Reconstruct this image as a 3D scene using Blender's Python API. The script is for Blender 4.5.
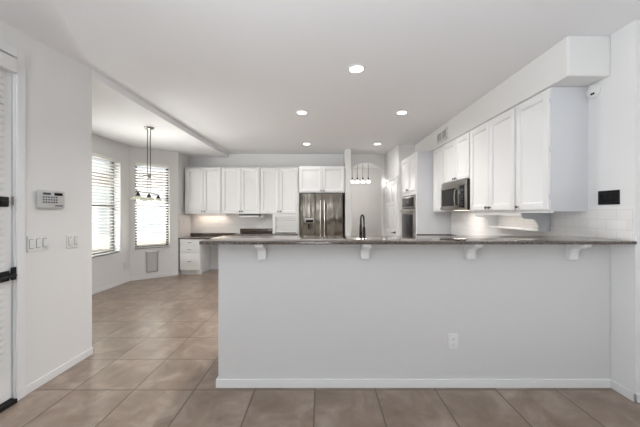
import bpy, bmesh, math
from mathutils import Matrix, Vector
C = bpy.context.scene
for o in list(bpy.data.objects): bpy.data.objects.remove(o)
COL = C.collection
PI = math.pi

# ------------------------------------------------------------------ camera
cam = bpy.data.cameras.new('camera'); co = bpy.data.objects.new('camera', cam); COL.objects.link(co)
co.location = (0, 0, 1.35); co.rotation_euler = (PI/2, 0, 0)
cam.sensor_width = 36; cam.lens = 290/640*36; cam.shift_x = -1/640; cam.shift_y = -1.5/640
cam.clip_start = .05
C.camera = co
# ------------------------------------------------------------------ world, light, exposure
w = bpy.data.worlds.new('world'); C.world = w; w.use_nodes = True
nt = w.node_tree; nt.nodes.clear()
out = nt.nodes.new('ShaderNodeOutputWorld'); bg = nt.nodes.new('ShaderNodeBackground')
bg.inputs[0].default_value = (.93, .96, 1, 1); bg.inputs[1].default_value = 0.7
nt.links.new(bg.outputs[0], out.inputs[0])
C.view_settings.view_transform = 'Standard'; C.view_settings.look = 'None'
C.view_settings.gamma = 1; C.view_settings.use_curve_mapping = False
C.view_settings.exposure = 0.26
def area(name, loc, rot, sx, sy, power, col=(1,1,1), spread=PI):
    l = bpy.data.lights.new(name, 'AREA'); l.shape = 'RECTANGLE'; l.size = sx; l.size_y = sy
    l.energy = power; l.color = col; l.spread = spread
    o = bpy.data.objects.new(name, l); o.location = loc; o.rotation_euler = rot; COL.objects.link(o); return o
# added area lamps for daylight at the window openings (two behind the camera, two in the breakfast nook)
area('daylight_rear', (-.75, -3.12, 1.3), (PI/2+math.radians(28), 0, 0), .9, 2.1, 29, (.90, .95, 1), math.radians(60))
area('fill_left', (-2.42, -1.2, .9), (0, -PI/2-math.radians(35), 0), 1.6, 2.4, 100, (.90, .95, 1), 2.0)  # fill lamp added behind the camera, tilted up to brighten the ceiling
area('daylight_nook_side', (-4.35, 4.15, 1.6), (0, -PI/2+math.radians(20), math.radians(8)), 1.8, 1.6, 105, (1, .985, .96), 2.2)
area('ground_bounce_bay', (-4.0, 6.75, .2), (PI/2+math.radians(40), 0, math.radians(39.3)+PI), .9, .6, 165, (1, .985, .95))
sl_ = bpy.data.lights.new('sun', 'SUN'); sl_.energy = 7; sl_.angle = .01; sl_.color = (1, .97, .92)
so_ = bpy.data.objects.new('sun', sl_); so_.rotation_euler = (math.radians(-12), math.radians(38), 0); COL.objects.link(so_)

# ------------------------------------------------------------------ materials
def mat(name, col, rough=.5, metal=0, spec=.5, emit=None, es=0, bump=None, trans=0, aniso=0):
    m = bpy.data.materials.new(name); m.use_nodes = True
    n = m.node_tree.nodes; L = m.node_tree.links; b = n['Principled BSDF']
    b.inputs['Base Color'].default_value = (*col, 1); b.inputs['Roughness'].default_value = rough
    b.inputs['Metallic'].default_value = metal; b.inputs['Specular IOR Level'].default_value = spec
    b.inputs['Transmission Weight'].default_value = trans; b.inputs['Anisotropic'].default_value = aniso
    if emit: b.inputs['Emission Color'].default_value = (*emit, 1); b.inputs['Emission Strength'].default_value = es
    if bump:
        t = n.new('ShaderNodeTexCoord'); no = n.new('ShaderNodeTexNoise'); no.inputs['Scale'].default_value = bump[0]
        bm_ = n.new('ShaderNodeBump'); bm_.inputs['Strength'].default_value = bump[1]; bm_.inputs['Distance'].default_value = .002
        L.new(t.outputs['Object'], no.inputs['Vector']); L.new(no.outputs['Fac'], bm_.inputs['Height']); L.new(bm_.outputs[0], b.inputs['Normal'])
    return m
M = {}
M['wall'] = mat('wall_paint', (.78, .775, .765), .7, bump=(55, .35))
M['halfwall'] = mat('half_wall_grey', (.675, .672, .665), .7, bump=(55, .35))  # even grey, a little darker than the other walls
M['ceiling'] = mat('ceiling_paint', (.85, .855, .865), .8, bump=(60, .3))
M['trim'] = mat('trim_paint', (.80, .80, .80), .4)
M['cab'] = mat('cabinet_paint', (.85, .845, .84), .35, bump=(20, .05))
M['cabshade'] = mat('cabinet_paint_shaded', (.68, .69, .715), .4, bump=(20, .05))  # cabinet paint with the shade of camera-facing sides put into its colour
M['gap'] = mat('shadow_gap', (.05, .05, .05), .8)
M['white'] = mat('white_plastic', (.78, .78, .77), .35)
M['offwhite'] = mat('keypad_plastic', (.55, .55, .54), .4)
M['keys'] = mat('keypad_keys', (.07, .075, .10), .5)
M['faintkeys'] = mat('touch_keys', (.035, .035, .038), .4)
M['black'] = mat('black_metal', (.010, .010, .011), .55, spec=.3)
M['blackglass'] = mat('black_glass', (.010, .010, .011), .16, spec=.16)
M['bronze'] = mat('dark_bronze', (.04, .037, .035), .25, .85)
M['nickel'] = mat('brushed_nickel', (.42, .40, .37), .3, 1)
M['knob'] = mat('knob_metal', (.20, .18, .16), .3, 1)
M['slat'] = mat('blind_slat', (.84, .84, .82), .5)
def slatmat():
    m = mat('blind_slat', (.86, .86, .84), .5); n = m.node_tree.nodes; L = m.node_tree.links
    tr = n.new('ShaderNodeBsdfTranslucent'); tr.inputs[0].default_value = (.86, .86, .84, 1); mx = n.new('ShaderNodeMixShader'); mx.inputs[0].default_value = .35
    L.new(n['Principled BSDF'].outputs[0], mx.inputs[1]); L.new(tr.outputs[0], mx.inputs[2]); L.new(mx.outputs[0], n['Material Output'].inputs[0]); return m
M['slat'] = slatmat()
M['frame'] = mat('window_frame_bronze', (.12, .12, .12), .5)
M['grey'] = mat('grey_plastic', (.42, .41, .40), .5)
M['ltgrey'] = mat('light_grey_flap', (.58, .57, .56), .4)
M['ext'] = mat('stucco', (.62, .55, .47), .9, bump=(30, .5))
M['extroof'] = mat('patio_roof_paint', (.30, .27, .24), .9)
M['ground'] = mat('gravel', (.55, .48, .40), 1, bump=(40, .5))
M['lens'] = mat('lamp_lens', (1, 1, 1), .4, emit=(1, .98, .95), es=9)
M['glow'] = mat('frosted_glass_lit', (1, 1, 1), .4, emit=(1, .96, .9), es=5)
M['warm'] = mat('under_cabinet_lens', (1, 1, 1), .4, emit=(1, .85, .68), es=3)
M['display'] = mat('display', (.01, .02, .03), .1, emit=(.3, .45, .6), es=.06)
M['socket'] = mat('socket_slots', (.25, .25, .25), .5)

def steel():
    m = mat('stainless_steel', (.21, .19, .16), .16, 1, aniso=.5)
    n = m.node_tree.nodes; L = m.node_tree.links; b = n['Principled BSDF']
    t = n.new('ShaderNodeTexCoord'); mp = n.new('ShaderNodeMapping'); mp.inputs['Scale'].default_value = (3.2, 3.2, .5)
    no = n.new('ShaderNodeTexNoise'); no.inputs['Scale'].default_value = 1.6
    bu = n.new('ShaderNodeBump'); bu.inputs['Strength'].default_value = .9; bu.inputs['Distance'].default_value = .05
    L.new(t.outputs['Object'], mp.inputs[0]); L.new(mp.outputs[0], no.inputs['Vector']); L.new(no.outputs['Fac'], bu.inputs['Height'])
    L.new(bu.outputs[0], b.inputs['Normal']); return m
M['steel'] = steel()
M['steelplain'] = mat('stainless_trim', (.38, .36, .335), .28, 1)

def granite():
    m = mat('granite', (.1, .08, .07), .06, spec=.6)
    n = m.node_tree.nodes; L = m.node_tree.links; b = n['Principled BSDF']
    t = n.new('ShaderNodeTexCoord'); no = n.new('ShaderNodeTexNoise'); no.inputs['Scale'].default_value = 60; no.inputs['Detail'].default_value = 6
    r = n.new('ShaderNodeValToRGB'); e = r.color_ramp.elements
    e[0].position = .35; e[0].color = (.03, .021, .016, 1); e[1].position = .68; e[1].color = (.17, .13, .105, 1)
    L.new(t.outputs['Object'], no.inputs['Vector']); L.new(no.outputs['Fac'], r.inputs[0]); L.new(r.outputs[0], b.inputs['Base Color']); return m
M['granite'] = granite()

def floor_mat():
    m = mat('travertine_tile', (.4, .33, .27), .3, spec=.75)
    n = m.node_tree.nodes; L = m.node_tree.links; b = n['Principled BSDF']
    t = n.new('ShaderNodeTexCoord'); mp = n.new('ShaderNodeMapping'); s = .457
    mp.inputs['Location'].default_value = (.046, -2.2, 0)
    L.new(t.outputs['Object'], mp.inputs[0])
    br = n.new('ShaderNodeTexBrick'); br.offset = 0; br.squash = 1
    br.inputs['Scale'].default_value = 1; br.inputs['Brick Width'].default_value = s; br.inputs['Row Height'].default_value = s
    br.inputs['Mortar Size'].default_value = .006; br.inputs['Mortar Smooth'].default_value = .2; br.inputs['Bias'].default_value = 0
    br.inputs['Color1'].default_value = (.30, .30, .30, 1); br.inputs['Color2'].default_value = (.70, .70, .70, 1)
    L.new(mp.outputs[0], br.inputs['Vector'])
    n1 = n.new('ShaderNodeTexNoise'); n1.inputs['Scale'].default_value = 4.2; n1.inputs['Detail'].default_value = 8; n1.inputs['Roughness'].default_value = .62; n1.inputs['Distortion'].default_value = .6
    ad = n.new('ShaderNodeVectorMath'); ad.operation = 'ADD'
    sc = n.new('ShaderNodeVectorMath'); sc.operation = 'SCALE'; sc.inputs['Scale'].default_value = 7
    L.new(br.outputs['Color'], sc.inputs[0]); L.new(mp.outputs[0], ad.inputs[0]); L.new(sc.outputs[0], ad.inputs[1]); L.new(ad.outputs[0], n1.inputs['Vector'])
    r = n.new('ShaderNodeValToRGB'); e = r.color_ramp.elements
    e[0].position = .30; e[0].color = (.19, .135, .098, 1); e[1].position = .70; e[1].color = (.40, .318, .26, 1)
    e2 = r.color_ramp.elements.new(.5); e2.color = (.275, .202, .155, 1)
    L.new(n1.outputs['Fac'], r.inputs[0])
    tone = n.new('ShaderNodeMix'); tone.data_type = 'RGBA'; tone.blend_type = 'SOFT_LIGHT'; tone.inputs[0].default_value = .25
    L.new(r.outputs[0], tone.inputs[6]); L.new(br.outputs['Color'], tone.inputs[7])
    mx = n.new('ShaderNodeMix'); mx.data_type = 'RGBA'; mx.inputs[7].default_value = (.12, .09, .07, 1)
    L.new(br.outputs['Fac'], mx.inputs[0]); L.new(tone.outputs[2], mx.inputs[6]); L.new(mx.outputs[2], b.inputs['Base Color'])
    rr = n.new('ShaderNodeMapRange'); rr.inputs['To Min'].default_value = .27; rr.inputs['To Max'].default_value = .31
    L.new(n1.outputs['Fac'], rr.inputs[0]); L.new(rr.outputs[0], b.inputs['Roughness'])
    inv = n.new('ShaderNodeMath'); inv.operation = 'SUBTRACT'; inv.inputs[0].default_value = 1; L.new(br.outputs['Fac'], inv.inputs[1])
    bu = n.new('ShaderNodeBump'); bu.inputs['Strength'].default_value = .5; bu.inputs['Distance'].default_value = .003
    L.new(inv.outputs[0], bu.inputs['Height']); L.new(bu.outputs[0], b.inputs['Normal'])
    return m
M['floor'] = floor_mat()

def subway():
    m = mat('white_subway_tile', (.8, .78, .76), .15)
    n = m.node_tree.nodes; L = m.node_tree.links; b = n['Principled BSDF']
    t = n.new('ShaderNodeTexCoord'); sp = n.new('ShaderNodeSeparateXYZ'); ad = n.new('ShaderNodeMath'); cb = n.new('ShaderNodeCombineXYZ')
    L.new(t.outputs['Object'], sp.inputs[0]); L.new(sp.outputs[0], ad.inputs[0]); L.new(sp.outputs[1], ad.inputs[1])
    L.new(ad.outputs[0], cb.inputs[0]); L.new(sp.outputs[2], cb.inputs[1])
    br = n.new('ShaderNodeTexBrick'); br.inputs['Scale'].default_value = 1; br.inputs['Brick Width'].default_value = .152; br.inputs['Row Height'].default_value = .076
    br.inputs['Mortar Size'].default_value = .0025
    br.inputs['Color1'].default_value = (.78, .765, .75, 1); br.inputs['Color2'].default_value = (.82, .80, .785, 1); br.inputs['Mortar'].default_value = (.70, .685, .67, 1)
    L.new(cb.outputs[0], br.inputs['Vector']); L.new(br.outputs['Color'], b.inputs['Base Color'])
    return m
M['subway'] = subway()

def glassmat(name, tint, mixf):
    m = bpy.data.materials.new(name); m.use_nodes = True; n = m.node_tree.nodes; L = m.node_tree.links; n.clear()
    o = n.new('ShaderNodeOutputMaterial'); tr = n.new('ShaderNodeBsdfTransparent'); tr.inputs[0].default_value = (*tint, 1)
    gl = n.new('ShaderNodeBsdfGlossy'); gl.inputs['Roughness'].default_value = .05; mx = n.new('ShaderNodeMixShader'); mx.inputs[0].default_value = mixf
    L.new(tr.outputs[0], mx.inputs[1]); L.new(gl.outputs[0], mx.inputs[2]); L.new(mx.outputs[0], o.inputs[0]); return m
M['pane'] = glassmat('window_glass', (.97, .98, .98), .06)
M['shade'] = glassmat('seeded_glass', (.84, .86, .78), .4)
_n = M['shade'].node_tree.nodes; _L = M['shade'].node_tree.links
_g = [q for q in _n if q.type == 'BSDF_GLOSSY'][0]; _m = [q for q in _n if q.type == 'MIX_SHADER'][0]
_t = _n.new('ShaderNodeBsdfTranslucent'); _t.inputs[0].default_value = (.92, .94, .86, 1); _x = _n.new('ShaderNodeMixShader'); _x.inputs[0].default_value = .65
_L.new(_g.outputs[0], _x.inputs[1]); _L.new(_t.outputs[0], _x.inputs[2]); _L.new(_x.outputs[0], _m.inputs[2])
M['bulb'] = mat('bulb_glass', (.9, .9, .86), .3, emit=(1, .95, .85), es=.9)

# ------------------------------------------------------------------ helpers
class MB:
    def __init__(s): s.bm = bmesh.new()
    def box(s, x0, x1, y0, y1, z0, z1, bev=0):
        x0, x1 = min(x0, x1), max(x0, x1); y0, y1 = min(y0, y1), max(y0, y1); z0, z1 = min(z0, z1), max(z0, z1)
        v = [s.bm.verts.new((x, y, z)) for x in (x0, x1) for y in (y0, y1) for z in (z0, z1)]
        fs = [(0,1,3,2), (4,6,7,5), (0,4,5,1), (2,3,7,6), (0,2,6,4), (1,5,7,3)]
        f = [s.bm.faces.new([v[i] for i in q]) for q in fs]
        if bev:
            es = list({e for q in f for e in q.edges})
            bmesh.ops.bevel(s.bm, geom=es, offset=bev, segments=2, affect='EDGES', profile=.6)
        return s
    def prism(s, pts, ax, a0, a1, bev=0):
        def P(p, a): return {'x': (a, p[0], p[1]), 'y': (p[0], a, p[1]), 'z': (p[0], p[1], a)}[ax]
        A = [s.bm.verts.new(P(p, a0)) for p in pts]; B = [s.bm.verts.new(P(p, a1)) for p in pts]
        n = len(pts); f = [s.bm.faces.new(A), s.bm.faces.new(B[::-1])]
        for i in range(n): f.append(s.bm.faces.new([A[i], B[i], B[(i+1) % n], A[(i+1) % n]]))
        bmesh.ops.recalc_face_normals(s.bm, faces=f)
        if bev:
            es = [e for q in f[:2] for e in q.edges]
            bmesh.ops.bevel(s.bm, geom=es, offset=bev, segments=2, affect='EDGES')
        return s
    def lathe(s, prof, c=(0,0,0), ax='z', n=20):
        rings = []
        for r, h in prof:
            ring = []
            for k in range(n):
                a = 2*PI*k/n; u, v = max(r, 1e-4)*math.cos(a), max(r, 1e-4)*math.sin(a)
                p = {'z': (u, v, h), 'y': (u, h, v), 'x': (h, u, v)}[ax]
                ring.append(s.bm.verts.new((p[0]+c[0], p[1]+c[1], p[2]+c[2])))
            rings.append(ring)
        f = []
        for a, b in zip(rings, rings[1:]):
            for k in range(n): f.append(s.bm.faces.new([a[k], a[(k+1) % n], b[(k+1) % n], b[k]]))
        if prof[0] != prof[-1]:
            f.append(s.bm.faces.new(rings[0])); f.append(s.bm.faces.new(rings[-1][::-1]))
        bmesh.ops.recalc_face_normals(s.bm, faces=f)
        return s
    def tube(s, path, r, n=10):
        P = [Vector(p) for p in path]; rings = []
        for i, p in enumerate(P):
            t = (P[min(i+1, len(P)-1)] - P[max(i-1, 0)]).normalized()
            up = Vector((0, 0, 1)) if abs(t.z) < .95 else Vector((1, 0, 0))
            if i == 0: u = t.cross(up).normalized()
            else: u = (u - t*u.dot(t)).normalized()
            v = t.cross(u); rr = r[i] if isinstance(r, (list, tuple)) else r
            rings.append([s.bm.verts.new(p + u*rr*math.cos(2*PI*k/n) + v*rr*math.sin(2*PI*k/n)) for k in range(n)])
        f = []
        for a, b in zip(rings, rings[1:]):
            for k in range(n): f.append(s.bm.faces.new([a[k], a[(k+1) % n], b[(k+1) % n], b[k]]))
        f.append(s.bm.faces.new(rings[0])); f.append(s.bm.faces.new(rings[-1][::-1]))
        bmesh.ops.recalc_face_normals(s.bm, faces=f)
        return s
    def build(s, name, m, parent=None, loc=None, rz=0, smooth=True, label=None):
        me = bpy.data.meshes.new(name); s.bm.to_mesh(me); s.bm.free(); me.materials.append(m)
        if smooth:
            for p in me.polygons: p.use_smooth = True
            me.set_sharp_from_angle(angle=math.radians(32))
        o = bpy.data.objects.new(name, me); COL.objects.link(o)
        if parent: o.parent = parent
        if loc: o.location = loc
        if rz: o.rotation_euler.z = rz
        if label: o['label'] = label
        return o
def tag(o, label, cat, group=None):
    o['label'] = label; o['category'] = cat
    if group: o['group'] = group
    return o
def thing(name, label, cat, loc, rz=0, group=None):
    o = bpy.data.objects.new(name, None); o.empty_display_size = .1; COL.objects.link(o)
    o.location = loc; o.rotation_euler.z = rz
    return tag(o, label, cat, group)
def struct(name, mb, m, parent=None, loc=None, rz=0):
    o = mb.build(name, m, parent, loc, rz, smooth=False)
    if not parent: o['kind'] = 'structure'
    return o
def dup(root, loc, rz, label):
    r = root.copy(); COL.objects.link(r); r.location = loc; r.rotation_euler.z = rz; r['label'] = label
    for ch in root.children:
        c = ch.copy(); COL.objects.link(c); c.parent = r
        for g in ch.children:
            d = g.copy(); COL.objects.link(d); d.parent = c
    return r
R90 = PI/2

# ------------------------------------------------------------------ dimensions
ZC, ZN = 2.715, 2.635          # kitchen and nook ceiling
XL, XR = -2.18, 2.235         # left wall, right wall
YB = 6.83                     # back wall
YP = 2.237                    # front of the half wall
A0 = (-3.74, 5.67); A1 = (-3.08, 6.21); AR = math.atan2(.54, .66); AL = math.hypot(.66, .54)

# ------------------------------------------------------------------ room shell
struct('floor', MB().box(-4.0, 3.4, -3.2, 9.2, -.1, 0), M['floor'])
cb = MB()
yc = 2.76; k = -(.454/.903)
xe = XL + (.454/.903)*(yc+3.2)
cb.prism([(XL, yc), (XL, YB+.2), (3.4, YB+.2), (3.4, -3.2), (xe, -3.2)], 'z', ZC, ZC+.12)
cb.box(-4.0, XL-.15, yc-.15, YB+.2, ZN, ZC+.12); cb.box(XL-.15, XL, yc, YB+.2, ZN, ZC+.12)
a = Vector((XL-.1, yc, ZC)); 
v = [(XL, yc, ZC), (XL, -3.2, ZC-.065*(yc+3.2)/.78), (xe, -3.2, ZC)]
lo = [cb.bm.verts.new(p) for p in v]; hi = [cb.bm.verts.new((p[0], p[1], ZC+.12)) for p in v]
cb.bm.faces.new(lo); cb.bm.faces.new(hi[::-1])
for i in range(3): cb.bm.faces.new([lo[i], hi[i], hi[(i+1) % 3], lo[(i+1) % 3]])
cb.box(.3, 3.4, YB+.2, 9.2, ZC, ZC+.12)
struct('ceiling', cb, M['ceiling'])
# left wall with the patio door opening, and its end at the nook opening
DL0, DL1, DZ = 1.10, 2.068, 2.45
lw = MB(); lw.box(XL-.15, XL, -3.2, -2.4, 0, ZC); lw.box(XL-.15, XL, 0, DL0, 0, ZC); lw.box(XL-.15, XL, -2.4, 0, 0, .3); lw.box(XL-.15, XL, -2.4, 0, 2.3, ZC); lw.box(XL-.15, XL, DL1, yc, 0, ZC); lw.box(XL-.15, XL, DL0, DL1, DZ, ZC)
struct('wall_left', lw, M['wall'])
# nook walls
WN0, WN1, WZ0, WZ1 = 3.95, 5.41, .60, 2.325
nw = MB()
nw.box(-3.94, -3.74, 2.6, WN0, 0, ZN); nw.box(-3.94, -3.74, WN1, 5.70, 0, ZN)
nw.box(-3.94, -3.74, WN0, WN1, 0, WZ0); nw.box(-3.94, -3.74, WN0, WN1, WZ1, ZN)
struct('wall_nook', nw, M['wall'])
struct('wall_nook_front', MB().box(-3.94, XL-.15, 2.6, yc, 0, ZN), M['wall'])
B0, B1, BZ0, BZ1 = .0876, .706, .612, 2.328
bw = MB()
bw.box(-.08, B0, 0, .18, 0, ZN); bw.box(B1, AL+.02, 0, .18, 0, ZN); bw.box(B0, B1, 0, .18, 0, BZ0); bw.box(B0, B1, 0, .18, BZ1, ZN)
struct('wall_bay', bw, M['wall'], loc=(A0[0], A0[1], 0), rz=AR)
struct('wall_nook_return', MB().prism([(A1[0], A1[1]+.004), (A1[0], YB), (A1[0]-.15, YB), (A1[0]-.15, A1[1]+.1)], 'z', 0, ZN), M['wall'])
# back wall with the arched opening
AX0, AX1, ASP, ACR = .71, 1.437, 2.36, 2.515
bk = MB(); bk.box(-3.25, AX0, YB, YB+.13, 0, ZC); bk.box(AX1, 2.4, YB, YB+.13, 0, ZC)
pts = [(AX0, ZC), (AX0, ASP)]; hw = (AX1-AX0)/2; sg = ACR-ASP; Rr = (hw*hw+sg*sg)/(2*sg); th = math.asin(hw/Rr)
for i in range(1, 16):
    t = -th + 2*th*i/16; pts.append(((AX0+AX1)/2+Rr*math.sin(t), ACR-Rr+Rr*math.cos(t)))
pts += [(AX1, ASP), (AX1, ZC)]
bk.prism(pts, 'y', YB, YB+.13)
struct('wall_back', bk, M['wall'])
struct('wall_hall', MB().box(.3, 3.4, 9.0, 9.2, 0, ZC), M['wall'])
struct('wall_hall_left', MB().box(.3, .45, YB+.13, 9.0, 0, ZC), M['wall'])
struct('wall_hall_right', MB().box(2.4, 2.55, YB+.13, 9.0, 0, ZC), M['wall'])
struct('wall_wing', MB().box(.521, .652, 6.28, YB, 0, ZC, .012), M['wall'])
struct('wall_pantry', MB().prism([(1.577, 5.9), (2.4, 5.9), (2.4, YB), (1.507, YB)], 'z', 0, ZC), M['wall'])
rw = MB(); rw.box(XR, XR+.15, 2.062, 5.9, 0, ZC); rw.box(XR+.1, XR+.25, -3.2, 2.07, 0, ZC)
struct('wall_right', rw, M['wall'])
# wall behind the camera with two large window openings
rr_ = MB()
for x0, x1 in ((XL, -1.2), (-.3, XR+.25)): rr_.box(x0, x1, -3.2, -3.05, 0, ZC)
for x0, x1 in ((-1.2, -.3),): rr_.box(x0, x1, -3.2, -3.05, 0, .25); rr_.box(x0, x1, -3.2, -3.05, 2.4, ZC)
struct('wall_rear', rr_, M['wall'])
for i, (x0, x1) in enumerate(((-1.2, -.3),)):
    f = MB(); f.box(x0, x0+.05, -3.1, -3.05, .25, 2.4); f.box(x1-.05, x1, -3.1, -3.05, .25, 2.4)
    f.box(x0+.05, x1-.05, -3.1, -3.05, .25, .3); f.box(x0+.05, x1-.05, -3.1, -3.05, 2.35, 2.4); f.box((x0+x1)/2-.03, (x0+x1)/2+.03, -3.1, -3.05, .3, 2.35)
    struct('window_%d' % (i+3), f, M['trim'])
f = MB()
for y0, y1, z0, z1 in ((-2.4, -2.34, .3, 2.3), (-.06, 0, .3, 2.3), (-2.34, -.06, .3, .36), (-2.34, -.06, 2.24, 2.3), (-1.23, -1.17, .36, 2.24)): f.box(XL-.10, XL-.05, y0, y1, z0, z1)
struct('window_4', f, M['trim'])  # unseen window added to light the room from the left
# half wall under the bar
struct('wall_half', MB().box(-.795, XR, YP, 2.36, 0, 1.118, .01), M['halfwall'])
# soffit above the right-hand cabinets
struct('wall_soffit', MB().box(1.905, XR, YP, 5.9, 2.40, ZC, .012), M['wall'])
# baseboards
def bb(name, pts):
    m = MB()
    for (x0, x1, y0, y1) in pts: m.box(x0, x1, y0, y1, 0, .064, .004)
    struct(name, m, M['trim'])
bb('baseboard_half_wall', [(-.808, XR-.014, YP-.014, YP), (-.808, -.795, YP, 2.36)])
bb('baseboard_left', [(XL, XL+.01, 2.127, yc+.003), (XL-.15, XL, yc, yc+.008)])
bb('baseboard_right', [(XR-.014, XR, 2.05, YP), (XR-.014, XR+.1, 2.05, 2.062)])
bb('baseboard_nook', [(-3.74, -3.726, yc, 5.67)])
m_ = MB().box(0, AL, -.014, 0, 0, .075, .004); struct('baseboard_bay', m_, M['trim'], loc=(A0[0], A0[1], 0), rz=AR)
bb('baseboard_back', [(-2.60, -1.9, YB-.014, YB)])
# tiled backsplashes
struct('trim_1', MB().box(-3.07, -.52, YB-.01, YB, .78, 1.31), M['subway'])
struct('trim_2', MB().box(A1[0], A1[0]+.01, 6.25, YB-.01, .78, 1.31), M['subway'])
struct('trim_3', MB().box(XR-.01, XR, 2.37, 4.96, .9, 1.375).box(XR-.01, XR, 2.075, 2.37, 1.1435, 1.375), M['subway'])

# ------------------------------------------------------------------ outside the nook
struct('trim_ground', MB().box(-14, -3.96, -2, 18, -.14, -.04), M['ground'])
tag(MB().box(-11, -10.8, 0, 14, -.04, 1.7).build('garden_wall', M['ext']), 'tan block garden wall outside the nook windows', 'garden wall')
pt = thing('patio_cover', 'dark patio roof seen through the blinds of the bay window', 'patio cover', (-6.0, 9.6, -.04))
MB().box(-2.2, 2.9, -.9, 1.9, 2.35, 2.6).build('roof', M['extroof'], pt)
MB().box(-2.1, -1.9, -.8, -.6, 0, 2.35).build('post', M['ext'], pt)
MB().box(1.2, 1.4, 1.0, 1.2, 0, 2.35).build('post', M['ext'], pt)

# ------------------------------------------------------------------ windows: frame, pane, sill, blinds
def window(name, loc, rz, u0, u1, z0, z1, depth, blabel):
    f = MB(); t = .045
    f.box(u0, u0+t, depth-.05, depth, z0, z1); f.box(u1-t, u1, depth-.05, depth, z0, z1)
    f.box(u0+t, u1-t, depth-.05, depth, z0, z0+t); f.box(u0+t, u1-t, depth-.05, depth, z1-t, z1)
    zm = z0+(z1-z0)*.5; f.box(u0+t, u1-t, depth-.045, depth-.005, zm-.02, zm+.02)
    o = struct(name, f, M['frame'], loc=loc, rz=rz)
    MB().box(u0+t, u1-t, depth-.03, depth-.025, z0+t, z1-t).build('pane', M['pane'], o)
    MB().box(u0-.02, u1+.02, -.02, depth-.05, z0-.02, z0, .004).build('window_sill', M['trim'], o)
    b = thing('window_blind', blabel, 'blind', (loc[0], loc[1], 0), rz)
    a, c = u0+.008, u1-.008
    MB().box(a, c, .005, .06, z1-.06, z1-.002, .004).build('headrail', M['slat'], b)
    MB().box(a, c, .012, .055, z0+.012, z0+.034, .004).build('bottom_rail', M['slat'], b)
    s = MB(); z = z0+.07; ang = math.radians(24)
    while z < z1-.08:
        dy, dz = .024*math.cos(ang), .024*math.sin(ang); yc_ = .034
        s.prism([(yc_-dy, z+dz), (yc_+dy, z-dz), (yc_+dy, z-dz+.003), (yc_, z+.0045), (yc_-dy, z+dz+.003)], 'x', a, c); z += .0545
    s.build('slats', M['slat'], b)
    for q in (.16, .84):
        cd = MB()
        for yy in (.0085, .0595): cd.box(a+(c-a)*q-.0015, a+(c-a)*q+.0015, yy-.001, yy+.001, z0+.03, z1-.05)
        cd.build('cord', M['slat'], b)
    MB().tube([(a+.05, -.004, z1-.05), (a+.05, -.006, z1-.75)], .004, 8).build('wand', M['slat'], b)
window('window_1', (-3.74, 0, 0), R90, WN0, WN1, WZ0, WZ1, .17, 'white slatted blind on the nook side window nearer the hall')
window('window_2', (A0[0], A0[1], 0), AR, B0, B1, BZ0, BZ1, .16, 'white slatted blind on the bay window behind the hanging lamp')

# dog flap below the bay window
t = thing('pet_door', 'grey framed pet door low in the wall under the bay window', 'pet door', (A0[0], A0[1], 0), AR)
f = MB(); f.box(.276, .30, -.03, 0, .13, .53, .004); f.box(.466, .49, -.03, 0, .13, .53, .004); f.box(.30, .466, -.03, 0, .13, .155, .004)
f.build('frame', M['grey'], t)
MB().box(.262, .504, -.045, 0, .53, .565, .006).build('top_rail', M['white'], t)
MB().box(.30, .466, -.012, 0, .155, .53).build('flap', M['ltgrey'], t)
kn = MB()
for u in (.272, .494): kn.lathe([(.007, -.056), (.009, -.045), (.009, -.04)], (u, 0, .545), 'y', 10)
kn.build('screw', M['knob'], t)

# ------------------------------------------------------------------ patio door on the left wall (local x runs along +y, local y into the wall)
fr = MB()
fr.box(DL0-.057, DL0, -.016, 0, 0, DZ+.057, .004); fr.box(DL1, DL1+.057, -.016, 0, 0, DZ+.057, .004); fr.box(DL0, DL1, -.016, 0, DZ, DZ+.057, .004)
fr.box(DL1-.006, DL1, 0, .12, 0, DZ)
dr = struct('door_1', MB().box(DL0+.012, DL1-.012, .012, .056, .035, DZ-.02, .003), M['trim'], loc=(XL, 0, 0), rz=R90)
fr.build('door_casing', M['trim'], dr, smooth=False)
MB().box(DL0, DL1, .06, .075, 0, DZ).build('gap_shade', M['gap'], dr)  # dark sheet that paints the shade in the gap around the door
MB().box(DL0, DL1-.012, -.03, .06, 0, .03, .004).build('threshold', M['black'], dr)
# black lock and lever on the door
d2 = MB().box(1.945, 2.018, -.012, .012, 1.385, 1.455, .006).build('deadbolt', M['black'], dr)
MB().box(1.955, 2.002, -.03, -.012, 1.412, 1.428, .004).build('thumb_turn', M['black'], d2)
hd = MB(); hd.box(1.955, 2.022, -.012, .012, .87, .94, .006); hd.build('handle_plate', M['black'], dr)
MB().tube([(2.02, -.005, .91), (2.02, -.05, .91), (2.0, -.055, .908), (1.90, -.055, .90)], [.012, .011, .011, .009]).build('door_handle', M['black'], dr)
MB().box(2.036, 2.062, -.016, .0, .87, .96, .004).build('strike_plate', M['black'], dr)
MB().box(2.052, 2.058, -.001, .03, 1.40, 1.46).build('latch', M['nickel'], dr)
bl = thing('door_blind', 'white blind with boxed valance hanging on the white door', 'blind', (XL, 0, 0), R90)
MB().box(DL0+.02, 2.042, -.05, .011, 2.325, 2.425, .012).build('valance', M['trim'], bl)
s = MB(); z = 2.29
while z > .30:
    s.box(1.22, 2.0, .0, .010, z-.02, z+.018, .003); z -= .045
s.build('slats', M['trim'], bl)

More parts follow.
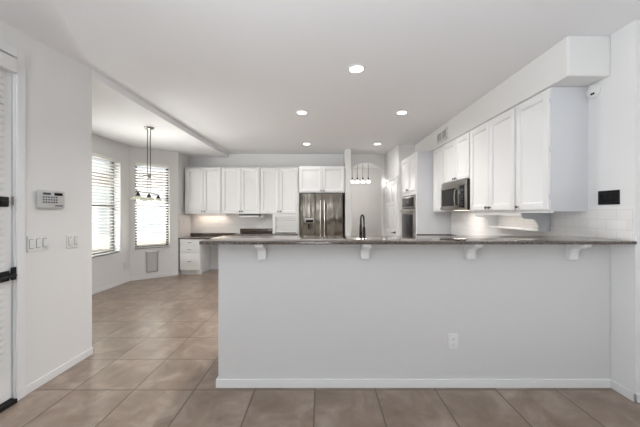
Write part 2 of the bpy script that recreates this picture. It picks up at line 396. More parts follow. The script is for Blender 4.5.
# ------------------------------------------------------------------ wall plates (local x across, local y into the wall)
def plate(name, label, cat, loc, rz, w, h, kinds, m='white', group=None, slot='socket'):
    t = thing(name, label, cat, loc, rz, group)
    MB().box(-w/2, w/2, -.008, 0, -h/2, h/2, .002).build('plate', M[m], t)
    n = len(kinds)
    for i, kd in enumerate(kinds):
        c = -w/2 + w*(i+.5)/n
        if kd == 'r':
            MB().box(c-.0175, c+.0175, -.0085, -.0075, -.036, .036).build('surround', M[slot], t)
            r_ = MB().box(c-.0145, c+.0145, -.013, -.008, -.032, .032, .002).build('rocker', M[m], t)
        elif kd == 'o':
            for dz in (-.021, .021):
                q = MB().lathe([(.017, -.0105), (.017, -.008)], (c, 0, dz), 'y', 16).build('socket', M[m], t)
                MB().box(c-.007, c-.005, -.0112, -.0104, dz-.005, dz+.006).box(c+.005, c+.007, -.0112, -.0104, dz-.005, dz+.006).lathe([(.003, -.0112), (.003, -.0104)], (c, 0, dz-.010), 'y', 8).build('slots', M['socket'], q)
    return t
plate('light_switch', 'white three-gang light switch plate beside the white door', 'light switch', (XL, 2.228, 1.11), R90, .157, .118, 'rrr')
plate('light_switch', 'white two-gang light switch plate near the wall end by the nook', 'light switch', (XL, 2.54, 1.097), R90, .116, .118, 'rr')
plate('power_outlet', 'white power outlet low on the half wall under the bar', 'outlet', (1.018, YP, .355), 0, .072, .115, 'o')
plate('power_outlet', 'white power outlet low on the nook wall beneath the side window', 'outlet', (-3.74, 5.53, .34), R90, .072, .115, 'o')
plate('power_outlet', 'white power outlet on the tiles below the leftmost wall cabinets', 'outlet', (-2.42, YB-.01, 1.13), 0, .072, .115, 'o')
plate('power_outlet', 'white power outlet on the tiles just right of the range hood', 'outlet', (-1.36, YB-.01, 1.14), 0, .072, .115, 'o')
plate('light_switch', 'white switch plate on side tiles over the desk, nearer the window', 'light switch', (A1[0]+.01, 6.33, 1.12), R90, .072, .115, 'r')
plate('light_switch', 'white switch plate on side tiles over the desk, nearer the corner', 'light switch', (A1[0]+.01, 6.55, 1.13), R90, .072, .115, 'r')
bs = plate('light_switch', 'black four-gang switch plate on the right wall above the bar', 'light switch', (XR, 2.25, 1.462), -R90, .165, .11, 'rrrr', 'blackglass', slot='black')
# alarm keypad
t = thing('alarm_keypad', 'grey alarm keypad with rows of small buttons on the left wall', 'keypad', (XL, 2.325, 1.45), R90)
MB().box(-.11, .11, -.032, 0, -.07, .07, .012).build('body', M['offwhite'], t)
MB().box(-.085, -.02, -.034, -.031, .035, .052).build('display', M['display'], t)
MB().box(.012, .085, -.034, -.031, .032, .054).build('display', M['blackglass'], t)
bt = MB()
for i in range(6):
    for j in range(3): bt.box(-.085+i*.022, -.074+i*.022, -.036, -.031, .012-j*.020, .022-j*.020, .001)
for i in range(4): bt.box(.018+i*.018, .030+i*.018, -.036, -.031, -.055, -.045, .001)
bt.build('buttons', M['keys'], t)
# smoke detector
t = thing('smoke_detector', 'round white smoke detector on right wall beside the soffit end', 'smoke detector', (XR, 2.372, 2.335), -R90)
MB().lathe([(.056, 0), (.058, -.008), (.050, -.022), (.03, -.028), (0, -.029)], (0, 0, 0), 'y', 28).build('body', M['white'], t)
MB().box(.0, .03, -.032, -.026, -.032, -.018, .002).build('sensor_vent', M['black'], t)
# air vent on soffit
t = thing('air_vent', 'white louvred air vent high on the soffit above the microwave', 'vent', (1.905, 4.56, 2.545), -R90)
f = MB(); W, H = .19, .085
f.box(-W, W, -.012, 0, -H, -H+.018); f.box(-W, W, -.012, 0, H-.018, H); f.box(-W, -W+.018, -.012, 0, -H, H); f.box(W-.018, W, -.012, 0, -H, H)
f.build('frame', M['white'], t)
MB().box(-W+.018, W-.018, -.003, 0, -H+.018, H-.018).build('backing', M['grey'], t)
f = MB()
for i in range(7):
    z = -H+.03+i*.02; f.prism([(-.010, z-.005), (-.002, z+.005), (-.002, z+.007), (-.010, z-.003)], 'x', -W+.018, W-.018)
f.box(-.01, .01, -.011, -.001, -H+.018, H-.018)
f.build('louvres', M['white'], t)

# ------------------------------------------------------------------ recessed ceiling lights
lab = ['recessed ceiling light nearest the camera, largest one', 'recessed ceiling light left of centre, middle row', 'recessed ceiling light at right, middle row near the soffit',
       'recessed ceiling light in the far row, in front of the fridge', 'recessed ceiling light in the far row, in front of the arch']
rp = [(.338, 2.76), (-.262, 3.97), (1.108, 3.97), (-.285, 5.80), (1.13, 5.80)]
t = thing('recessed_light', lab[0], 'ceiling light', (rp[0][0], rp[0][1], ZC), 0, 'recessed lights in the kitchen ceiling')
MB().lathe([(.062, -.001), (.066, -.009), (.088, -.004), (.090, 0), (.062, 0), (.062, -.001)], (0, 0, 0), 'z', 32).build('trim_ring', M['trim'], t)
MB().lathe([(.0, -.004), (.061, -.004), (.061, 0), (0, 0)], (0, 0, 0), 'z', 28).build('lens', M['lens'], t)
l = bpy.data.lights.new('lamp', 'AREA'); l.shape = 'DISK'; l.size = .12; l.energy = 15; l.color = (1, .99, .975); l.spread = math.radians(150)
lo = bpy.data.objects.new('lamp', l); lo.location = (0, 0, -.012); lo.parent = t; COL.objects.link(lo)
for i in range(1, 5):
    q = dup(t, (rp[i][0], rp[i][1], ZC), 0, lab[i])
    for c in q.children:
        if c.type == 'LIGHT': c.data = l.copy(); c.data.energy = (0, 32, 8, 2, 3)[i]
l.energy = 5

# ------------------------------------------------------------------ cabinets
def door(root, u0, u1, z0, z1, knob=None, fr=.058, m='cab', name='door'):
    g = .0035; u0 += g; u1 -= g; z0 += g; z1 -= g
    b = MB()
    b.box(u0, u0+fr, -.021, -.001, z0, z1, .0015); b.box(u1-fr, u1, -.021, -.001, z0, z1, .0015)
    b.box(u0+fr, u1-fr, -.021, -.001, z0, z0+fr, .0015); b.box(u0+fr, u1-fr, -.021, -.001, z1-fr, z1, .0015)
    b.box(u0+fr, u1-fr, -.006, -.001, z0+fr, z1-fr)
    # sloped inner moulding
    for (p, q) in ((u0+fr, 1), (u1-fr, -1)): b.prism([(p, -.014), (p+q*.010, -.006), (p, -.006)], 'z', z0+fr, z1-fr)
    for (p, q) in ((z0+fr, 1), (z1-fr, -1)): b.prism([(-.014, p), (-.006, p+q*.010), (-.006, p)], 'x', u0+fr, u1-fr)
    d = b.build(name, M[m], root)
    if knob: MB().lathe([(.006, -.021), (.005, -.034), (.015, -.040), (.016, -.046), (.011, -.051), (0, -.052)], (knob[0], 0, knob[1]), 'y', 14).build('knob', M['knob'], d)
    return d
def cabinet(label, loc, rz, w, h, d, doors, name='wall_cabinet', cat='cabinet', group=None, side='cab', crown=True, rail=True):
    t = thing(name, label, cat, loc, rz, group)
    b = MB().box(0, w, 0, d, 0, h, .001)
    b.build('body', M[side], t)
    MB().box(.004, w-.004, -.001, 0.001, .004, h-.004).build('face_frame', M['gap'] if False else M['cab'], t)
    for q in doors: door(t, *q)
    return t
# back wall, z0 1.305 .. z1 2.34, fronts at y 6.48
YF = 6.48; s1 = YF/290
def X(px, d): return (px-321)/290*d
zb, zt = 1.305, 2.345; H = zt-zb
G = 'white wall cabinets along the back wall'
x0, x1 = X(185, YF), X(222, YF)
def pair(label, xa, xb, xm, z0, z1, y, d, kz=.06):
    w_ = xb-xa; m = xm-xa; h = z1-z0
    return cabinet(label, (xa, y, z0), 0, w_, h, d, [(.012, m, .012, h-.02, (m-.03, kz)), (m, w_-.012, .012, h-.02, (m+.03, kz))], group=G)
pair('white double-door wall cabinet at far left above the desk', X(185, YF), X(221.6, YF), X(203.8, YF), zb, zt, YF, .345)
pair('white double-door wall cabinet above the range hood', X(221.8, YF), X(260.2, YF), X(241.3, YF), zb, zt, YF, .345)
xa, xb, xm = X(260.4, YF), X(298.4, YF), X(279.4, YF)
pair('white double-door wall cabinet above the roll-up garage, left of fridge', xa, xb, xm, zb, zt, YF, .345)
# appliance garage
ga, gb = X(272.8, YF), X(298, YF); gw = gb-ga
t = thing('appliance_garage', 'white appliance garage with slatted roll-up door beside the fridge', 'cabinet', (ga, YF-.02, .868))
h = zb-.868-.003
f = MB(); f.box(0, .06, 0, .33, 0, h, .002); f.box(gw-.04, gw, 0, .33, 0, h, .002); f.box(.06, gw-.04, 0, .02, h-.05, h, .002); f.box(.06, gw-.04, .32, .33, 0, h)
f.build('body', M['cab'], t)
s = MB(); z = .03; n = 7; hh = (h-.05-.02)/n
for i in range(n): s.box(.062, gw-.042, .012, .022, z+i*hh+.006, z+(i+1)*hh-.006, .002)
d = s.build('tambour_door', M['cab'], t)
MB().box(.06, gw-.04, .0, .018, 0.002, .03, .003).build('bottom_rail', M['grey'], d)
MB().box(gw/2-.05, gw/2+.05, -.016, -.006, .008, .018, .003).box(gw/2-.045, gw/2-.038, -.008, .001, .009, .017).box(gw/2+.038, gw/2+.045, -.008, .001, .009, .017).build('pull', M['knob'], d)
# cabinet over the fridge, and the side panels beside the fridge
YG = 6.28
ca, cbx, cm = X(298.8, YG), X(344.6, YG), X(322.3, YG)
w_ = cbx-ca; h = 2.345-1.765
cabinet('white double-door cabinet directly above the fridge', (ca, YG, 1.765), 0, w_, h, .54, [(.012, cm-ca, .012, h-.02, (cm-ca-.03, .045)), (cm-ca, w_-.012, .012, h-.02, (cm-ca+.03, .045))], group=G)
tag(MB().box(ca-.012, ca+.006, YG+.0, YB, 0, 1.763).build('end_panel', M['cab']), 'tall white end panel on the left side of the fridge', 'panel')

# range hood: slim white
t = thing('range_hood', 'slim white range hood with black front lip under the wall cabinets', 'range hood', (X(239.3, 6.40), 6.38, 1.235))
hw_ = X(261.5, 6.40)-X(239.3, 6.40)
MB().prism([(.0, .0), (.45, -.01), (.45, .066), (.0, .066), (-.0, .05)], 'x', 0, hw_, .003).build('body', M['white'], t)
MB().box(0, hw_, -.014, 0, .040, .066, .002).build('front_lip', M['black'], t)
for u in (hw_-.035,): MB().lathe([(.016, 0), (.015, -.03), (0, -.031)], (u, 0, .022), 'y', 14).build('knob', M['black'], t)
# under-cabinet light strip
t = thing('under_cabinet_light', 'warm light strip glowing under the leftmost wall cabinets', 'light', (-2.55, 6.70, zb))
MB().box(-.35, .35, -.025, .025, -.018, -.002, .003).build('housing', M['white'], t)
MB().box(-.33, .33, -.018, .018, -.020, -.018).build('lens', M['warm'], t)
l = bpy.data.lights.new('lamp', 'AREA'); l.shape = 'RECTANGLE'; l.size = .66; l.size_y = .04; l.energy = 1.1; l.color = (1, .84, .68)
lo = bpy.data.objects.new('lamp', l); lo.location = (0, 0, -.024); lo.parent = t; COL.objects.link(lo)

for yc_, ln, lb in ((3.25, .70, 'added fill strip under the big right wall cabinet above the narrow shelf'),):  # strip added to brighten the tiles below this cabinet
    t = thing('under_cabinet_light', lb, 'light', (2.03, yc_, 1.352 if ln > .5 else 1.341), -R90)
    MB().box(-ln/2, ln/2, -.02, .02, -.012, -.001, .002).build('housing', M['white'], t)
    MB().box(-ln/2+.01, ln/2-.01, -.014, .014, -.0135, -.012).build('lens', M['warm'], t)
    l = bpy.data.lights.new('lamp', 'AREA'); l.shape = 'RECTANGLE'; l.size = ln; l.size_y = .03; l.energy = .5; l.color = (1, .97, .93)
    lo = bpy.data.objects.new('lamp', l); lo.location = (0, 0, -.018); lo.parent = t; COL.objects.link(lo)

# desk: drawer unit, knee-hole apron, worktop with splash
def pull(root, u, z):
    return MB().tube([(u-.035, -.024, z), (u-.035, -.045, z), (u, -.05, z-.002), (u+.035, -.045, z), (u+.035, -.024, z)], .0055, 8).build('pull', M['knob'], root)
YD = 6.25; da, db = -3.04, X(200.3, YD)
dw = db-da
t = thing('drawer_cabinet', 'white three-drawer base unit under left end of the desk top', 'cabinet', (da, YD, 0))
MB().box(0, dw, 0, .57, .09, .765, .001).build('body', M['cab'], t)
MB().box(0, dw, .05, .57, 0, .09).build('toe_kick', M['cab'], t)
for z0, z1 in ((.615, .755), (.465, .61), (.10, .46)):
    q = MB().box(.008, dw-.008, -.021, -.001, z0, z1, .003).build('drawer', M['cab'], t)
    pull(q, dw/2, (z0+z1)/2+.01)
t = thing('desk_apron', 'white pencil drawer front spanning the knee space of the desk', 'drawer', (db, YD, 0))
MB().box(.003, .692, .02, .5, .66, .765).build('body', M['cab'], t)
q = MB().box(.006, .690, -.002, .018, .665, .76, .003).build('drawer', M['cab'], t)
pull(q, .36, .715).location.y = .022
t = thing('desk_worktop', 'brown granite desk top with low splash at the back left', 'worktop', (da, YD, .767))
MB().box(-.03, 1.11, -.03, .56, 0, .032, .004).build('slab', M['granite'], t)
MB().box(-.02, 1.11, .55, .568, .033, .09, .002).build('splash', M['granite'], t)
# base cabinets and worktop left of fridge
bx0, bx1 = -1.90, -.52
t = thing('base_cabinet', 'white base cabinets along the back wall left of the fridge', 'cabinet', (bx0, YD, 0))
MB().box(0, bx1-bx0, 0, .57, .1, .824, .001).build('body', M['cab'], t)
MB().box(0, bx1-bx0, .06, .57, 0, .1).build('toe_kick', M['cab'], t)
for i in range(3):
    a_ = .01+i*.453; door(t, a_, a_+.45, .12, .64, (a_+.40, .58)); q = MB().box(a_+.003, a_+.447, -.021, -.001, .66, .81, .003).build('drawer', M['cab'], t); pull(q, a_+.225, .74)
t = thing('worktop', 'brown granite worktop with a tall splash below the range hood', 'worktop', (bx0, YD, .827))
MB().box(0, bx1-bx0, -.03, .56, 0, .038, .004).build('slab', M['granite'], t)
MB().box(0, X(272.5, YB)-bx0, .55, .568, .039, .135, .002).build('splash', M['granite'], t)

# ------------------------------------------------------------------ fridge
fx0, fx1, fy = X(300.2, 6.17), X(342.6, 6.17), 6.17
fw = fx1-fx0; ft = 1.742
t = thing('refrigerator', 'stainless steel french-door fridge with ice dispenser below white cabinet', 'refrigerator', (fx0, fy, 0))
MB().box(.01, fw-.01, .06, .60, .02, ft-.005).build('case', M['black'], t)
MB().box(.0, fw, .085, .11, ft-.004, ft+.016).box(-.02, 0, .085, .11, .02, ft+.016).box(fw, fw+.022, .085, .11, .02, ft+.016).build('gap_trim', M['black'], t)
def fdoor(u0, u1, z0, z1, hole=None):
    b = MB()
    if hole:
        a_, c_, e_, g_ = hole
        b.box(u0, a_, 0, .058, z0, z1, .006); b.box(c_, u1, 0, .058, z0, z1, .006); b.box(a_-.004, c_+.004, 0.0005, .058, z0, e_); b.box(a_-.004, c_+.004, 0.0005, .058, g_, z1-.002)
    else: b.box(u0, u1, 0, .058, z0, z1, .008)
    return b.build('door', M['steel'], t)
cxm = X(322.6, fy)-fx0
ha, hc = X(303.6, fy)-fx0, X(314.2, fy)-fx0
dl = fdoor(0, cxm-.002, .70, ft, (ha, hc, .87, 1.22)); drr = fdoor(cxm+.002, fw, .70, ft)
b = MB(); b.box(ha, hc, .045, .057, .87, 1.22); b.build('dispenser_recess', M['steel'], dl)
MB().box(ha, hc, -.003, .03, 1.115, 1.22, .003).build('dispenser_head', M['steelplain'], dl)
MB().box(ha+.05, hc-.02, -.007, -.002, 1.13, 1.185, .002).build('dispenser_display', M['blackglass'], dl)
MB().box(ha+.02, hc-.02, .01, .04, .875, .885).build('drip_tray', M['black'], dl)
MB().box((ha+hc)/2-.02, (ha+hc)/2+.02, .03, .044, .98, 1.10, .003).build('paddle', M['black'], dl)
for dd, u in ((dl, cxm-.045), (drr, cxm+.045)):
    MB().tube([(u, 0, ft-.13), (u, -.045, ft-.15), (u, -.055, ft-.22), (u, -.055, .86), (u, -.045, .80), (u, 0, .78)], .0125, 10).build('handle', M['steelplain'], dd)
q = MB().box(0, fw, 0, .058, .06, .695, .008).build('freezer_drawer', M['steel'], t)
MB().tube([(.08, 0, .62), (.09, -.05, .62), (fw-.09, -.05, .62), (fw-.08, 0, .62)], .0125, 10).build('handle', M['steelplain'], q)

# ------------------------------------------------------------------ right wall run (rz = -90: local x runs towards the camera, local y into the wall)
XU = 1.925; RD = XR-XU
GR = 'white wall cabinets on the right wall'
def rcab(label, ya, yb, z0, z1, doors, depth=RD, x=XU, **kw):
    return cabinet(label, (x, ya, z0), -R90, ya-yb, z1-z0, depth, doors, group=GR, **kw)
Z0, Z1 = 1.355, 2.397
H = Z1-Z0
rcab('narrow white wall cabinet between the oven tower and the microwave', 4.955, 4.50, Z0, Z1, [(.03, .445, .012, H-.02, (.41, .05))])
h = Z1-1.785
rcab('short white double-door wall cabinet directly above the microwave', 4.495, 3.725, 1.785, Z1, [(.006, .385, .01, h-.02, (.355, .035)), (.385, .764, .01, h-.02, (.415, .035))])
rcab('large white double-door wall cabinet right of the microwave', 3.72, 2.845, Z0, Z1, [(.012, .43, .012, H-.02, (.395, .045)), (.43, .865, .012, H-.02, (.465, .045))])
t = rcab('nearest white wall cabinet on the right, end side tinted for shade', 2.84, 2.425, Z0, Z1, [(.006, .412, .012, H-.02, (.04, .045))], side='cabshade')
hg = MB()
for z in (.12, .52, .93): hg.box(.4125, .4160, -.012, .002, z-.02, z+.02, .001)
hg.build('hinges', M['cabshade'], t)
MB().box(0, .414, .002, .02, -.012, 0).build('light_rail', M['cab'], t)

# oven tower
TX = 1.645; ya, yb = 5.88, 4.965; tw = ya-yb; TH = 2.39
t = thing('oven_tower', 'tall white cabinet tower holding the built-in wall oven', 'cabinet', (TX, ya, 0), -R90)
f = MB(); f.box(0, .075, 0, XR-TX, .1, TH); f.box(tw-.075, tw, 0, XR-TX-.01, .1, TH); f.box(.075, tw-.075, 0, XR-TX-.01, 1.66, TH); f.box(.075, tw-.075, 0, XR-TX-.01, .1, .60); f.box(.075, tw-.075, .5, XR-TX-.01, .6, 1.66)
f.box(0, tw, .06, XR-TX-.01, 0, .1)
f.build('body', M['cabshade'], t)
MB().box(0, .075, -.002, 0, .1, TH).box(tw-.075, tw, -.002, 0, .1, TH).box(.075, tw-.075, -.002, 0, 1.66, TH).box(.075, tw-.075, -.002, 0, .1, .60).build('face_frame', M['cab'], t)
door(t, .03, tw/2, 1.72, TH-.03, (tw/2-.03, 1.76)); door(t, tw/2, tw-.03, 1.72, TH-.03, (tw/2+.03, 1.76))
q = MB().box(.03, tw-.03, -.021, -.001, .14, .56, .003).build('drawer', M['cab'], t); pull(q, tw/2, .45)
t = thing('wall_oven', 'stainless steel wall oven with black glass door in the tower', 'oven', (TX, ya-.08, .61), -R90)
ow = tw-.16
MB().box(0.002, ow-.002, .0, .49, .002, 1.03).build('case', M['black'], t)
MB().box(0, ow, -.022, -.002, .815, 1.03, .003).build('control_panel', M['steelplain'], t)
MB().box(.04, ow-.04, -.026, -.021, .84, 1.005, .002).build('control_glass', M['blackglass'], t)
MB().box(ow/2-.06, ow/2+.06, -.028, -.0255, .90, .95).build('display', M['display'], t)
q = MB().box(0, ow, -.032, -.004, .12, .80, .004).build('door', M['steelplain'], t)
MB().box(.06, ow-.06, -.035, -.031, .22, .70, .003).build('glass', M['blackglass'], q)
MB().tube([(.05, -.03, .755), (.05, -.075, .755), (ow/2, -.085, .755), (ow-.05, -.075, .755), (ow-.05, -.03, .755)], .012, 10).build('handle', M['steelplain'], q)
MB().box(0, ow, -.022, -.002, .0, .11, .003).build('lower_trim', M['steelplain'], t)

# microwave
mx, my0, my1 = 1.868, 4.488, 3.728; mw = my0-my1; mh = .405
t = thing('microwave', 'stainless over-the-range microwave hung under the short cabinet', 'microwave', (mx, my0, 1.375), -R90)
MB().box(0, mw, .012, XR-mx-.012, 0, mh, .003).build('case', M['black'], t)
MB().box(0, mw, -.004, .012, mh-.075, mh, .003).build('vent_grille', M['steelplain'], t)
q = MB(); q.box(0, .03, -.012, .012, .0, mh-.078, .002); q.box(.55, .575, -.012, .012, 0, mh-.078, .002); q.box(.03, .55, -.012, .012, 0, .06, .002); q.box(.03, .55, -.012, .012, mh-.10, mh-.078, .002)
q = q.build('door', M['steelplain'], t)
MB().box(.03, .55, -.008, .012, .06, mh-.10).build('glass', M['blackglass'], q)
MB().tube([(.545, -.012, .045), (.545, -.05, .07), (.545, -.058, .17), (.545, -.05, .27), (.545, -.012, .30)], .008, 10).build('handle', M['steelplain'], q)
MB().box(.578, mw-.03, -.010, .012, .03, mh-.078, .002).build('control_panel', M['blackglass'], t)
MB().box(.60, .70, -.012, -.0095, .25, .28).build('display', M['display'], t)
kb = MB()
for i in range(3):
    for j in range(5): kb.box(.60+i*.037, .625+i*.037, -.012, -.0095, .06+j*.034, .082+j*.034)
kb.build('keypad', M['faintkeys'], t)
MB().box(mw-.028, mw, -.010, .012, 0, mh-.078, .002).box(.578, mw-.028, -.010, .012, 0, .03, .002).build('trim', M['steelplain'], t)

MB().box(.2, .5, .10, .18, -.004, 0).build('fill_lamp_lens', M['warm'], t)  # lamp added under the microwave to brighten the tiles below
l = bpy.data.lights.new('lamp', 'AREA'); l.shape = 'RECTANGLE'; l.size = .3; l.size_y = .08; l.energy = 1.6; l.color = (1, .96, .92)
lo = bpy.data.objects.new('lamp', l); lo.location = (.35, .14, -.01); lo.parent = t; COL.objects.link(lo)

# shelf with curved brackets under the big right cabinet (world-aligned local frame, local x = towards camera)
t = thing('under_cabinet_shelf', 'narrow white shelf between two curved brackets under right cabinets', 'shelf', (XU, 3.665, 1.16), -R90)
L_ = 3.665-2.815; D0, D1 = .02, XR-XU-.012; top = Z0-1.16-.003
MB().box(0.022, L_-.022, D0-.0, D0+.016, top-.04, top, .002).build('valance', M['cab'], t)
MB().box(0.022, L_-.022, .185, D1, 0.0, .018, .003).build('shelf_board', M['cab'], t)
prof = [(D0, top), (D1, top), (D1, 0), (.195, 0), (.188, .02)]
for i in range(0, 9):
    a_ = R90*i/8; prof.append((.188-.055*(1-math.cos(a_)), .03+.09*math.sin(a_)-.0))
prof += [(.07, .125), (.035, .132), (.022, .15)]
for u in (0, L_-.02): MB().prism(prof, 'x', u, u+.02).build('bracket', M['cabshade'], t)

# right base run with worktop, behind the bar
t = thing('base_cabinet', 'white base cabinets along the right wall behind the bar', 'cabinet', (1.64, 4.955, 0), -R90)
rl = 4.955-3.0
MB().box(0, rl, 0, XR-1.64-.012, .1, .875, .001).build('body', M['cab'], t)
MB().box(0, rl, .06, XR-1.64-.012, 0, .1).build('toe_kick', M['cab'], t)
for i in range(4):
    a_ = .01+i*.485; door(t, a_, a_+.48, .12, .68, (a_+.43, .62)); q = MB().box(a_+.003, a_+.477, -.021, -.001, .70, .86, .003).build('drawer', M['cab'], t); pull(q, a_+.24, .78)
t = thing('worktop', 'brown granite worktop along the right wall under the microwave', 'worktop', (1.61, 4.955, .877), -R90)
MB().box(0, rl, 0, XR-1.61-.012, 0, .038, .004).build('slab', M['granite'], t)
MB().box(0.0, .018, .02, XR-1.61-.03, .039, .095, .002).box(.0, rl, XR-1.61-.03, XR-1.61-.012, .039, .095, .002).build('splash', M['granite'], t)
t = thing('base_cabinet', 'white sink base cabinets behind the half wall of the bar', 'cabinet', (XR, 2.98, 0), PI)
sl = XR+.795
MB().box(0.012, sl, 0, .615, .1, .875, .001).build('body', M['cab'], t)
MB().box(0.012, sl, .06, .615, 0, .1).build('toe_kick', M['cab'], t)
for i in range(4):
    a_ = .66+i*.587; door(t, a_, a_+.58, .12, .86, (a_+.05, .80))
t = thing('worktop', 'brown granite sink worktop just behind the raised bar', 'worktop', (0, 2.365, .877))
b = MB(); sx0, sx1, sy0, sy1 = 0.05, .80, .12, .50
b.box(-.80, sx0, 0, .625, 0, .038, .003); b.box(sx1, XR-.012, 0, .625, 0, .038, .003); b.box(sx0, sx1, 0, sy0, 0, .038); b.box(sx0, sx1, sy1, .625, 0, .038)
b.build('slab', M['granite'], t)
b = MB(); b.box(sx0, sx1, sy0, sy1, -.001, .002)
t = thing('kitchen_sink', 'stainless steel sink set in the worktop behind the bar', 'sink', (sx0, 2.365+sy0, .877))
b = MB(); W_, D_ = sx1-sx0, sy1-sy0
b.box(0.002, W_-.002, .002, .01, .004, .036); b.box(.002, W_-.002, D_-.01, D_-.002, .004, .036); b.box(.002, .01, .01, D_-.01, .004, .036); b.box(W_-.01, W_-.002, .01, D_-.01, .004, .036); b.box(.01, W_-.01, .01, D_-.01, .0, .004)
b.build('basin', M['steelplain'], t)

# ------------------------------------------------------------------ raised bar top and corbels
tag(MB().box(-.862, XR, 2.05, 2.55, 1.120, 1.143, .004).build('bar_top', M['granite']), 'long polished brown granite bar top on the half wall', 'bar top')
cpts = [(0, 0), (0, -.128), (-.045, -.128), (-.05, -.122)]
for i in range(0, 9):
    a_ = R90*i/8; cpts.append((-.052-.045*(1-math.cos(a_)), -.085+.045*math.sin(a_)))
cpts += [(-.125, -.034), (-.135, -.024), (-.155, -.018), (-.158, 0)]
t = thing('corbel', 'leftmost white corbel under the bar top', 'corbel', (0, 0, 0), 0, 'corbels under the bar top')
MB().prism(cpts, 'x', -.031, .031, .003).build('bracket', M['trim'], t)
MB().box(-.014, .014, -.049, -.044, -.118, -.05, .001).build('inset_moulding', M['trim'], t)
cl = [(-.447, 'white corbel under the bar nearest its open left end'), (.333, 'white corbel under the bar just below the faucet'),
      (1.135, 'white corbel under the bar above the wall outlet'), (1.913, 'white corbel under the bar nearest the right wall')]
t.location = (cl[0][0], YP, 1.1185); t['label'] = cl[0][1]
for x, lb in cl[1:]: dup(t, (x, YP, 1.1185), 0, lb)

# ------------------------------------------------------------------ faucet
fxx = .415
t = thing('faucet', 'dark bronze gooseneck pull-down faucet standing behind the bar', 'faucet', (.431, 2.91, .916))
MB().lathe([(.028, 0), (.028, .006), (.02, .012), (.017, .03), (.0145, .27), (.0115, .285)], (0, 0, 0), 'z', 18).build('body', M['bronze'], t)
pth = [(0, 0, .27), (0, 0, .33)]
for i in range(0, 13):
    a_ = PI*i/12; r_ = .055; dx, dy = -.42, -.907
    q = r_*(1-math.cos(a_)); pth.append((q*dx, q*dy, .35+r_*math.sin(a_)))
ex, ey = pth[-1][0], pth[-1][1]; pth.append((ex, ey, .31))
MB().tube(pth, .0085, 12).build('spout', M['bronze'], t)
MB().lathe([(.009, .32), (.012, .30), (.013, .24), (.015, .19), (.014, .175), (0, .174)], (ex, ey, 0), 'z', 16).build('spray_head', M['bronze'], t)
MB().tube([(.012, 0, .10), (.05, 0, .115), (.06, 0, .14), (.065, 0, .19)], [.009, .009, .007, .006]).build('handle', M['bronze'], t)

# ------------------------------------------------------------------ pantry door, on the angled pantry wall
pa = math.atan2(5.9-YB, 1.577-1.507)
d = struct('door_2', MB().box(.12, .83, -.004, .0, .01, 2.03), M['trim'], loc=(1.507, YB, 0), rz=pa)
f = MB()
for a_, c_ in ((.05, .12), (.83, .895)): f.box(a_, c_, -.022, 0, 0, 2.10, .004)
f.box(.12, .83, -.022, 0, 2.035, 2.10, .004); f.build('door_casing', M['trim'], d)
f = MB(); u0, u1 = .123, .827
f.box(u0, u0+.10, -.014, -.004, .012, 2.028, .002); f.box(u1-.10, u1, -.014, -.004, .012, 2.028, .002); f.box(.43, .52, -.014, -.004, .012, 2.028, .002)
for z0, z1 in ((.012, .22), (.86, .98), (1.48, 1.56), (1.93, 2.028)):
    f.box(u0+.1, .43, -.014, -.004, z0, z1, .002); f.box(.52, u1-.1, -.014, -.004, z0, z1, .002)
for z0, z1 in ((.22, .86), (.98, 1.48), (1.56, 1.93)):
    for a_, c_ in ((u0+.1, .43), (.52, u1-.1)): f.box(a_+.025, c_-.025, -.011, -.004, z0+.025, z1-.025, .003)
f.build('panels', M['trim'], d)
MB().lathe([(.026, -.014), (.026, -.022), (.012, -.024), (.011, -.05)], (.765, 0, .92), 'y', 16).tube([(.765, -.05, .92), (.70, -.055, .92), (.65, -.052, .915)], .009).build('door_handle', M['black'], d)
# glowing shape added for a bright spot at the corner beside the pantry door
t = thing('corner_glow', 'small glowing white shape added for the bright spot beside the pantry door', 'bright spot', (1.475, YB, 2.03))
MB().lathe([(.02, 0), (.02, -.012), (.012, -.016)], (0, 0, 0), 'y', 16).build('base', M['white'], t)
MB().lathe([(0, -.06), (.022, -.05), (.034, -.02), (.038, .015), (.032, .05), (.015, .062), (0, .064)], (0, -.05, 0), 'z', 18).build('glass_shade', M['glow'], t)

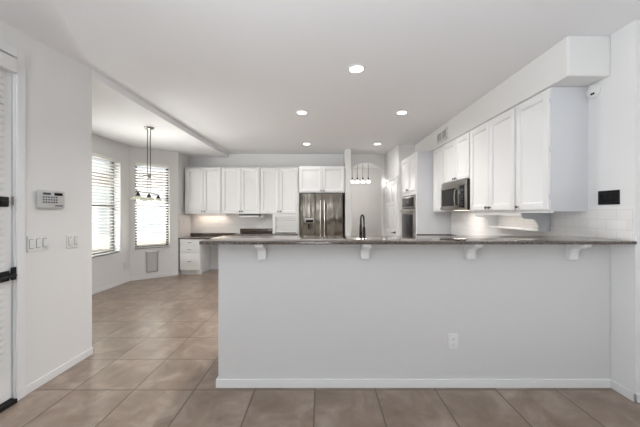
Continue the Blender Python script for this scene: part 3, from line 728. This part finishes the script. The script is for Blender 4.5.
# ------------------------------------------------------------------ four-lamp fixture in the hall beyond the arch
PY = 7.9
t = thing('hanging_light', 'row of four small glowing glass pendants hanging beyond the arch', 'pendant light', (X(360, PY), PY, ZC))
MB().box(-.30, .30, -.05, .05, -.025, 0, .006).build('canopy', M['bronze'], t)
zs = 1.35+(212-180.2)/290*PY-ZC
for i, px in enumerate((352.3, 357.4, 362.8, 368.3)):
    u = X(px, PY)-X(360, PY)
    MB().tube([(u, 0, -.025), (u, 0, zs+.04)], .0045, 8).build('rod', M['bronze'], t)
    q = MB().lathe([(.006, .075), (.016, .065), (.024, .02), (.026, 0)], (u, 0, zs), 'z', 14).build('cap', M['bronze'], t)
    MB().lathe([(.02, .004), (.034, -.012), (.055, -.05), (.06, -.066), (.0, -.064)], (u, 0, zs), 'z', 18).build('shade', M['glow'], t)
l = bpy.data.lights.new('lamp', 'POINT'); l.energy = 13; l.color = (1, .96, .9); l.shadow_soft_size = .15
lo = bpy.data.objects.new('lamp', l); lo.location = (0, 0, zs-.15); lo.parent = t; COL.objects.link(lo)

# ------------------------------------------------------------------ nook chandelier
t = thing('chandelier', 'nickel linear chandelier with three glass shades hanging in the nook', 'chandelier', (-2.61, 4.40, ZN), math.atan2(.90, -.20))
# local x runs away from the camera along the bar
MB().lathe([(0, 0), (.07, 0), (.068, -.012), (.05, -.028), (.02, -.034), (0, -.036)], (0, 0, 0), 'z', 24).build('canopy', M['nickel'], t)
zh = 1.905-ZN; zbar = 1.635-ZN
cd = MB()
for u in (-.02, .02): cd.tube([(0, u, -.03), (0, u, zh)], .0065, 8)
cd.build('stem', M['knob'], t)
MB().box(-.05, .05, -.065, .065, zh-.02, zh, .006).lathe([(.03, -.045), (.035, -.02), (.035, .0), (.02, .015)], (0, 0, zh), 'z', 16).build('hub', M['nickel'], t)
st = MB()
for u, v_ in ((-.06, -.045), (.06, .045), (0, 0)): st.tube([(u, v_, zh-.02), (u, v_, zbar)], .0045, 8)
st.build('lower_stem', M['knob'], t)
MB().tube([(-.47, 0, zbar), (.47, 0, zbar)], .009, 10).build('crossbar', M['knob'], t)
for u in (-.42, 0, .42):
    q = MB().lathe([(.008, 0), (.012, -.02), (.026, -.035), (.030, -.06), (.022, -.07)], (u, 0, zbar), 'z', 16).build('socket', M['bronze'], t)
    MB().lathe([(.026, -.055), (.04, -.072), (.08, -.094), (.13, -.110), (.127, -.113), (.078, -.098), (.037, -.076), (.024, -.06), (.026, -.055)], (u, 0, zbar), 'z', 28).build('glass_shade', M['shade'], t)
    MB().lathe([(0, -.07), (.012, -.075), (.024, -.10), (.02, -.125), (0, -.135)], (u, 0, zbar), 'z', 14).build('bulb', M['bulb'], t)
